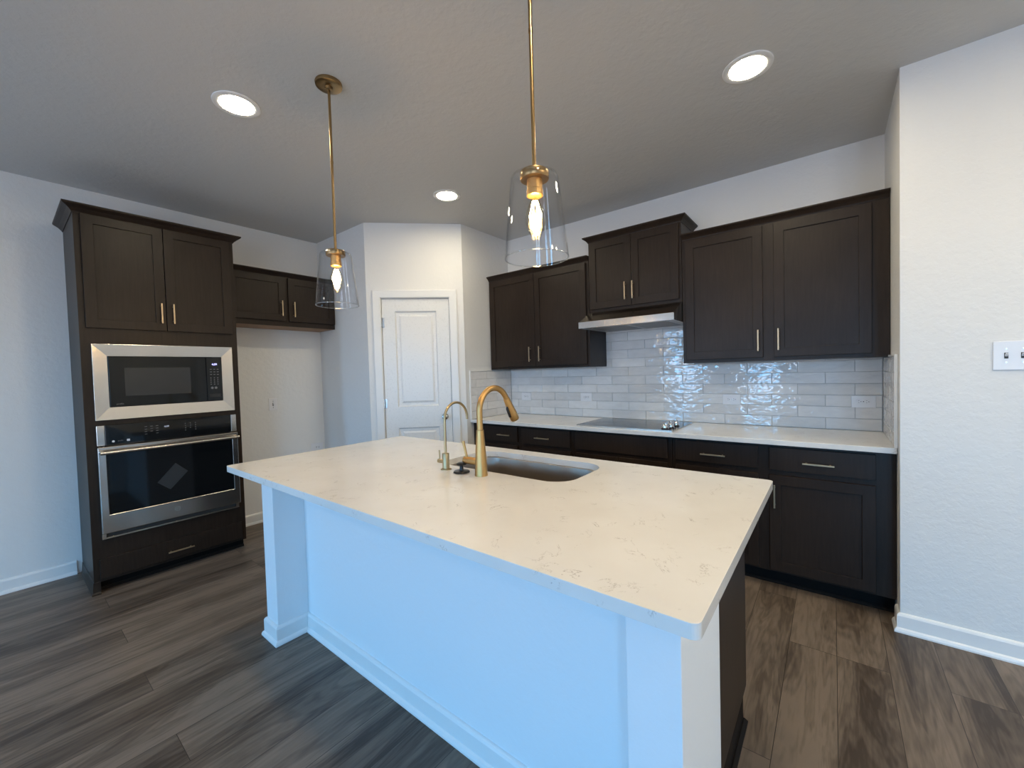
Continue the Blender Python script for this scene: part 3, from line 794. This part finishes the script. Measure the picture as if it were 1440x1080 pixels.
for (x, z), lab in zip(OUTL, ('white outlet in the tile backsplash nearest the pantry wall, beside the faucet head', 'white outlet in the tile backsplash just left of the cooktop',
                              'white outlet in the tile backsplash just right of the cooktop', 'white outlet in the tile backsplash at its right end by the corner')):
    outlet('wall_outlet', lab, 'outlet', (x, -.0135, z), 0, .122, .079, group='outlets in the tile backsplash')
def toggle(t, x, z=0):
    b = nb(); box(b, x - .006, x + .006, -.0072, -.006, z - .013, z + .013); o = obj('toggle_slot', b, 'slot', t)
    b = nb(); prism = [(-.0062, z + .004), (-.016, z + .011), (-.018, z + .008), (-.0072, z - .004)]
    prism_x(b, prism, x - .0042, x + .0042); obj('toggle', b, 'plate', t, bev=.0008)
    for s in (-1, 1):
        b = nb(); cyl(b, (x, -.0062, z + s * .030), (x, -.0074, z + s * .030), .003, n=12); obj('screw', b, 'nickel', t)
sw = outlet('light_switch', 'white double toggle switch plate on the right wall', 'light switch', (.366, -RET - .0002, 1.373), 0, .126, .128, style='none')
for x in (-.024, .024): toggle(sw, x)
s1 = outlet('light_switch', 'single white toggle plate high on the wall inside the fridge alcove', 'light switch', (XA + .0002, -1.832, 1.115), R90, .074, .118, style='none')
toggle(s1, 0)
outlet('wall_outlet', 'low white boxed outlet inside the fridge alcove, just above the island edge', 'outlet', (XA + .0002, -1.415, .628), R90, .128, .090, style='box')

# ------------------------------------------------------------------ island
PX0, PX1, QX0, QX1 = -2.640, -2.508, -.630, -.510
PYF, PYR, CEY = -2.657, -2.502, -2.305
isl = thing('kitchen_island', 'white painted island base with square corner posts and a dark cabinet end', 'kitchen island', ((PX0 + QX1) / 2, -2.2, 0))
ox, oy = (PX0 + QX1) / 2, -2.2
def ib(b, x0, x1, y0, y1, z0, z1): box(b, x0 - ox, x1 - ox, y0 - oy, y1 - oy, z0, z1)
b = nb(); ib(b, PX1 + .0005, QX0 - .0005, PYR, CEY, 0, .883); obj('back_panel', b, 'island_paint', isl)
for a, c in ((PX0, PX1), (QX0, QX1)):
    b = nb(); ib(b, a, c, PYF, CEY, 0, .883); obj('post', b, 'island_paint', isl, bev=.002)
b = nb(); path = [(QX1, CEY), (QX1, PYF), (QX0, PYF), (QX0, PYR), (PX1, PYR), (PX1, PYF), (PX0, PYF), (PX0, CEY)]
sweep(b, [(x - ox, y - oy) for x, y in path], BB, -1); obj('baseboard', b, 'trim', isl)
# cabinet side, doors face +y (local frame of a child turned round)
CX0, CX1 = -2.615, -.536; CF = -1.722
b = nb(); ib(b, CX0, CX0 + .018, CEY + .001, CF - .019, .102, .883); ib(b, CX1 - .018, CX1, CEY + .001, CF - .019, .102, .883)
ib(b, CX0 + .018, CX1 - .018, CEY + .001, CF - .019, .102, .118)
for x in (-1.93, -1.02): ib(b, x, x + .018, CEY + .001, CF - .019, .118, .883)
obj('cabinet_box', b, 'wood', isl)
b = nb(); ib(b, CX0 + .0, CX1 - .0, CF - .09, CF - .075, 0, .102); ib(b, CX1 - .016, CX1, CEY + .001, CF - .09, 0, .102); ib(b, CX0, CX0 + .016, CEY + .001, CF - .09, 0, .102)
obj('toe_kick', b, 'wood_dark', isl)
b = nb(); sweep(b, [(CX1 - ox, CEY + .002 - oy), (CX1 - ox, CF - .075 - oy), (CX0 - ox, CF - .075 - oy)], SH[:3] + [(.004, .02), (.0003, .02)], 1); obj('shoe_moulding', b, 'wood_dark', isl)
b = nb(); plate(b, CX0 - ox, CX1 - ox, .102, .883, CF - .019 - oy, CF - oy, holes=[(a - ox, c - ox, .15, .70) for a, c in ((-2.57, -1.97), (-1.86, -1.06), (-.96, -.58))]); obj('face_frame', b, 'wood', isl, bev=.001)
for a, c, hx in ((-2.595, -2.272, -2.31), (-2.268, -1.945, -2.23), (-1.895, -1.472, -1.51), (-1.468, -1.045, -1.43), (-.985, -.560, -.95)):
    b = nb(); plate(b, a - ox, c - ox, .118, .698, CF + .0005 - oy, CF + .020 - oy, holes=[(a + .057 - ox, c - .057 - ox, .175, .641)])
    box(b, a + .054 - ox, c - .054 - ox, CF + .006 - oy, CF + .012 - oy, .172, .644)
    d = obj('door', b, 'wood', isl, bev=.0016)
    b = nb(); box(b, hx - .0045 - ox, hx + .0045 - ox, CF + .042 - oy, CF + .050 - oy, .505, .645)
    for z in (.523, .627): box(b, hx - .004 - ox, hx + .004 - ox, CF + .020 - oy, CF + .043 - oy, z - .004, z + .004)
    obj('handle', b, 'pull', d)
for a, c in ((-2.595, -1.945), (-1.895, -1.045), (-.985, -.560)):
    b = nb(); box(b, a - ox, c - ox, CF + .0005 - oy, CF + .020 - oy, .729, .866); obj('drawer', b, 'wood', isl, bev=.0016)

# island countertop with sink cut-out
IX0, IX1, IY0, IY1 = -2.775, -.445, -2.773, -1.658
SX0, SX1, SY0, SY1 = -1.845, -1.095, -2.135, -1.752
hole = rrect(SX0, SX1, SY0, SY1, .105, 12)
b = nb(); slab(b, rrect(IX0, IX1, IY0, IY1, .018, 6), [hole], .8835, ZC)
tag(obj('island_countertop', b, 'quartz', bev=.003, seg=3), 'large white quartz island countertop with a sink cut-out', 'countertop')
# sink
b = nb(); lp = []
def ringz(off, z, rr):
    pts = rrect(SX0 + off, SX1 - off, SY0 + off, SY1 - off, rr, 10); return [b.verts.new((x, y, z)) for x, y in pts]
seq = [ringz(-.025, .8825, .125), ringz(-.003, .8825, .105), ringz(-.001, .878, .104), ringz(.004, .80, .10), ringz(.007, .700, .095), ringz(.020, .676, .085), ringz(.045, .668, .07)]
for a, c in zip(seq, seq[1:]):
    n = len(a)
    for i in range(n):
        j = (i + 1) % n; b.faces.new((a[i], a[j], c[j], c[i]))
b.faces.new(seq[-1])
sk = thing('sink', 'undermount stainless single-bowl sink in the island countertop', 'sink', (0, 0, 0))
so = obj('bowl', b, 'sink_steel', sk, smooth=True)
m_ = so.modifiers.new('thickness', 'SOLIDIFY'); m_.thickness = .0015; m_.offset = 1
b = nb(); lathe(b, [(0, .6705), (.030, .6705), (.043, .6715), (.046, .6690), (.046, .6685), (0, .6685)], (-1.47, -1.94, 0), 32); obj('drain', b, 'chrome', sk, smooth=True)
b = nb(); plate(b, SX0 - .024, SX0 - .0238, .8, .801, SY0, SY1); b.free()

# --- main faucet
FX, FY = -1.475, -2.205
fa = thing('kitchen_faucet', 'tall brushed brass pull-down faucet arching over the island sink', 'faucet', (FX, FY, ZC))
b = nb(); lathe(b, [(0, .0), (.0285, .0), (.0285, .004), (.0275, .01), (.0225, .11), (.0165, .195), (.0160, .2), (0, .2)], n=36)
obj('body', b, 'brass', fa, smooth=True)
r = .100; ztop = .391 - .0125 - r; pts = []
for i in range(5): pts.append((0, 0, .2015 + (ztop - .2015) * i / 4))
for i in range(1, 31):
    a = math.radians(180 - i * (152 / 30)); pts.append((0, r + r * math.cos(a), ztop + r * math.sin(a)))
b = nb(); tube(b, pts, .0132, 22); obj('spout', b, 'brass', fa, smooth=True)
e = Vector(pts[-1]); d = (e - Vector(pts[-2])).normalized()
b = nb(); tube(b, [e + d * .0005, e + d * .004, e + d * .03, e + d * .09, e + d * .118, e + d * .122], [.0142, .0150, .0165, .0215, .0225, .0205], 28)
sh = obj('spray_head', b, 'brass', fa, smooth=True)
b = nb(); q = e + d * .065; nn = Vector((0, -d.z, d.y)) * -1
if nn.y > 0: nn = -nn
tube(b, [q - d * .028 + nn * .0155, q - d * .02 + nn * .0205, q + d * .0 + nn * .0225, q + d * .024 + nn * .0245, q + d * .03 + nn * .018], [.004, .0065, .0065, .006, .004], 12)
obj('spray_button', b, 'black', sh, smooth=True)
b = nb(); cyl(b, (-.020, 0, .058), (-.070, 0, .058), .0165, .0165, 26); hb2 = obj('valve_stem', b, 'brass', fa, smooth=True, bev=.001)
b = nb(); cyl(b, (-.0705, 0, .058), (-.100, 0, .058), .0165, .0155, 26); hh = obj('handle_hub', b, 'brass', fa, smooth=True, bev=.002)
b = nb(); tube(b, [(-.086, 0, .068), (-.094, 0, .10), (-.106, .0, .142)], [.0055, .0055, .0065], 16); obj('lever', b, 'brass', hh, smooth=True)

# --- small drinking water faucet
ff = thing('filter_faucet', 'slim pale brass drinking water faucet left of the main faucet', 'faucet', (-1.695, -2.210, ZC))
b = nb(); lathe(b, [(0, 0), (.0255, 0), (.0255, .004), (.0165, .006), (.0165, .076), (.015, .078), (0, .078)], n=30); obj('body', b, 'brass_pale', ff, smooth=True)
pts = [(0, 0, .0785 + (.232 - .0785) * i / 4) for i in range(5)]
for i in range(1, 27):
    a = math.radians(180 - i * (180 / 26)); pts.append((0, .075 + .075 * math.cos(a), .232 + .078 * math.sin(a)))
pts.append((0, .150, .222))
b = nb(); tube(b, pts, .0060, 16); obj('spout', b, 'brass_pale', ff, smooth=True)
b = nb(); cyl(b, (-.0155, 0, .036), (-.050, 0, .036), .0085, .010, 20); hb3 = obj('handle_hub', b, 'brass_pale', ff, smooth=True, bev=.0015)
b = nb(); tube(b, [(-.042, 0, .044), (-.043, 0, .062), (-.044, 0, .088)], .0032, 12); obj('lever', b, 'brass_pale', hb3, smooth=True)

# --- black air switch / stopper
ab_ = thing('sink_stopper', 'black mushroom-shaped sink stopper lying between the two brass faucets', 'sink stopper', (-1.590, -2.212, ZC))
b = nb(); lathe(b, [(0, 0), (.036, 0), (.038, .003), (.034, .008), (.010, .012), (0, .012)], n=36); obj('flange', b, 'black', ab_, smooth=True)
b = nb(); lathe(b, [(0, .0121), (.009, .0121), (.008, .030), (.012, .034), (.023, .036), (.024, .041), (.018, .045), (0, .046)], n=30); obj('knob', b, 'black', ab_, smooth=True)

# ------------------------------------------------------------------ ceiling lights, with unseen fill lamps added
def downlight(x, y, label):
    t = thing('recessed_downlight', label, 'ceiling light', (x, y, H), 0, 'recessed ceiling downlights')
    b = nb(); lathe(b, [(.108, -.0005), (.107, -.0045), (.101, -.0068), (.082, -.0062), (.0792, -.005), (.0792, -.0015), (.088, -.0005)], n=48, closed=True); obj('trim_ring', b, 'trim', t, smooth=True)
    b = nb(); lathe(b, [(0, -.0032), (.0788, -.0032), (.0788, .004), (0, .004)], n=48); obj('lens', b, 'lamp', t)
labs = ['lit recessed ceiling light above the oven cabinet, left of both pendants', 'lit recessed ceiling light in front of the pantry door, between the pendants in view',
        'lit recessed ceiling light over the aisle at the right, near the right wall', 'recessed ceiling light above the near right corner of the island',
        'added unseen fill downlight in the adjoining room, first beyond the right wall corner', 'added unseen fill downlight in the adjoining room, second beyond the right wall corner',
        'added unseen fill downlight in the adjoining room, nearer one toward the island', 'added unseen fill downlight in the adjoining room, nearer one away from the island',
        'added unseen fill downlight behind the camera near the left wall',
        'added unseen fill downlight in the adjoining room, middle of the row toward the island', 'added unseen fill downlight in the adjoining room, middle of the row away from the island']
for (x, y), l in zip(DL, labs): downlight(x, y, l)

def pendant(x, y, label, dx=0):
    t = thing('pendant_light', label, 'pendant light', (x, y, 0), 0, 'brass and clear glass pendants over the island')
    b = nb(); lathe(b, [(0, H - .0005), (.060, H - .0005), (.062, H - .006), (.060, H - .016), (.052, H - .020), (.018, H - .021), (.016, H - .034), (0, H - .035)], n=44); obj('canopy', b, 'brass_antique', t, smooth=True)
    b = nb(); cyl(b, (0, 0, H - .034), (0, 0, 1.984), .0062, n=16)
    for z in (2.40,): cyl(b, (0, 0, z), (0, 0, z + .012), .0072, n=16)
    obj('rod', b, 'brass_antique', t, smooth=True)
    b = nb(); lathe(b, [(0, 1.990), (.012, 1.990), (.014, 1.982), (.043, 1.980), (.045, 1.976), (.045, 1.958), (.043, 1.955), (0, 1.955)], n=40); obj('cap', b, 'brass_antique', t, smooth=True)
    b = nb(); lathe(b, [(0, 1.9545), (.0235, 1.9545), (.0235, 1.925), (.0255, 1.923), (.0255, 1.906), (.022, 1.904), (.017, 1.9045), (0, 1.9045)], n=32); sc_ = obj('socket', b, 'brass', t, smooth=True)
    # shade: closed thin-walled truncated cone with a flat-ish glass shoulder
    outer = [(.0455, 1.9705), (.062, 1.9695), (.070, 1.965), (.0745, 1.955), (.100, 1.716)]
    inner = [(.0976, 1.7157), (.0722, 1.954), (.0685, 1.9625), (.0615, 1.9665), (.0455, 1.9675)]
    b = nb(); lathe(b, outer + inner, n=64, closed=True); shd = obj('shade', b, 'shade_glass', t, smooth=True)
    b = nb(); lathe(b, [(.0988 + .0017 * math.cos(a * math.pi / 5), 1.7145 + .0017 * math.sin(a * math.pi / 5)) for a in range(10)], n=64, closed=True)
    obj('rim', b, 'rim_glass', shd, smooth=True)
    b = nb()
    lathe(b, [(.0125, 1.9035), (.0135, 1.893), (.019, 1.880), (.028, 1.858), (.0318, 1.838), (.0310, 1.822), (.024, 1.798), (.014, 1.782), (.006, 1.776), (0, 1.775)], n=36)
    bu = obj('bulb', b, 'bulb_glass', t, smooth=True)
    b = nb()
    for k in range(8):
        a0 = k * math.pi / 4; a1 = a0 + .35; a2 = a0 + .7
        tube(b, [(r_ * math.cos(a), r_ * math.sin(a), z_) for r_, a, z_ in ((.008, a0, 1.890), (.020, a1, 1.846), (.009, a2, 1.800))], .0010, 6)
    obj('filament', b, 'filament', bu)
    b = nb(); cyl(b, (0, 0, 1.9035), (0, 0, 1.86), .004, .0025, 12); obj('glass_stem', b, 'bulb_glass', bu)
    Lp = bpy.data.lights.new('bulb_light', 'POINT'); Lp.energy = BULB_W; Lp.color = (1, .58, .22); Lp.shadow_soft_size = .018
    lo = bpy.data.objects.new('bulb_light', Lp); COL.objects.link(lo); lo.parent = t; lo.location = (0, 0, 1.842)
pendant(-2.172, -2.45, 'farther left pendant with clear glass shade, canopy seen on the ceiling')
pendant(-.985, -2.45, 'nearer pendant with clear glass shade hanging over the sink faucets')
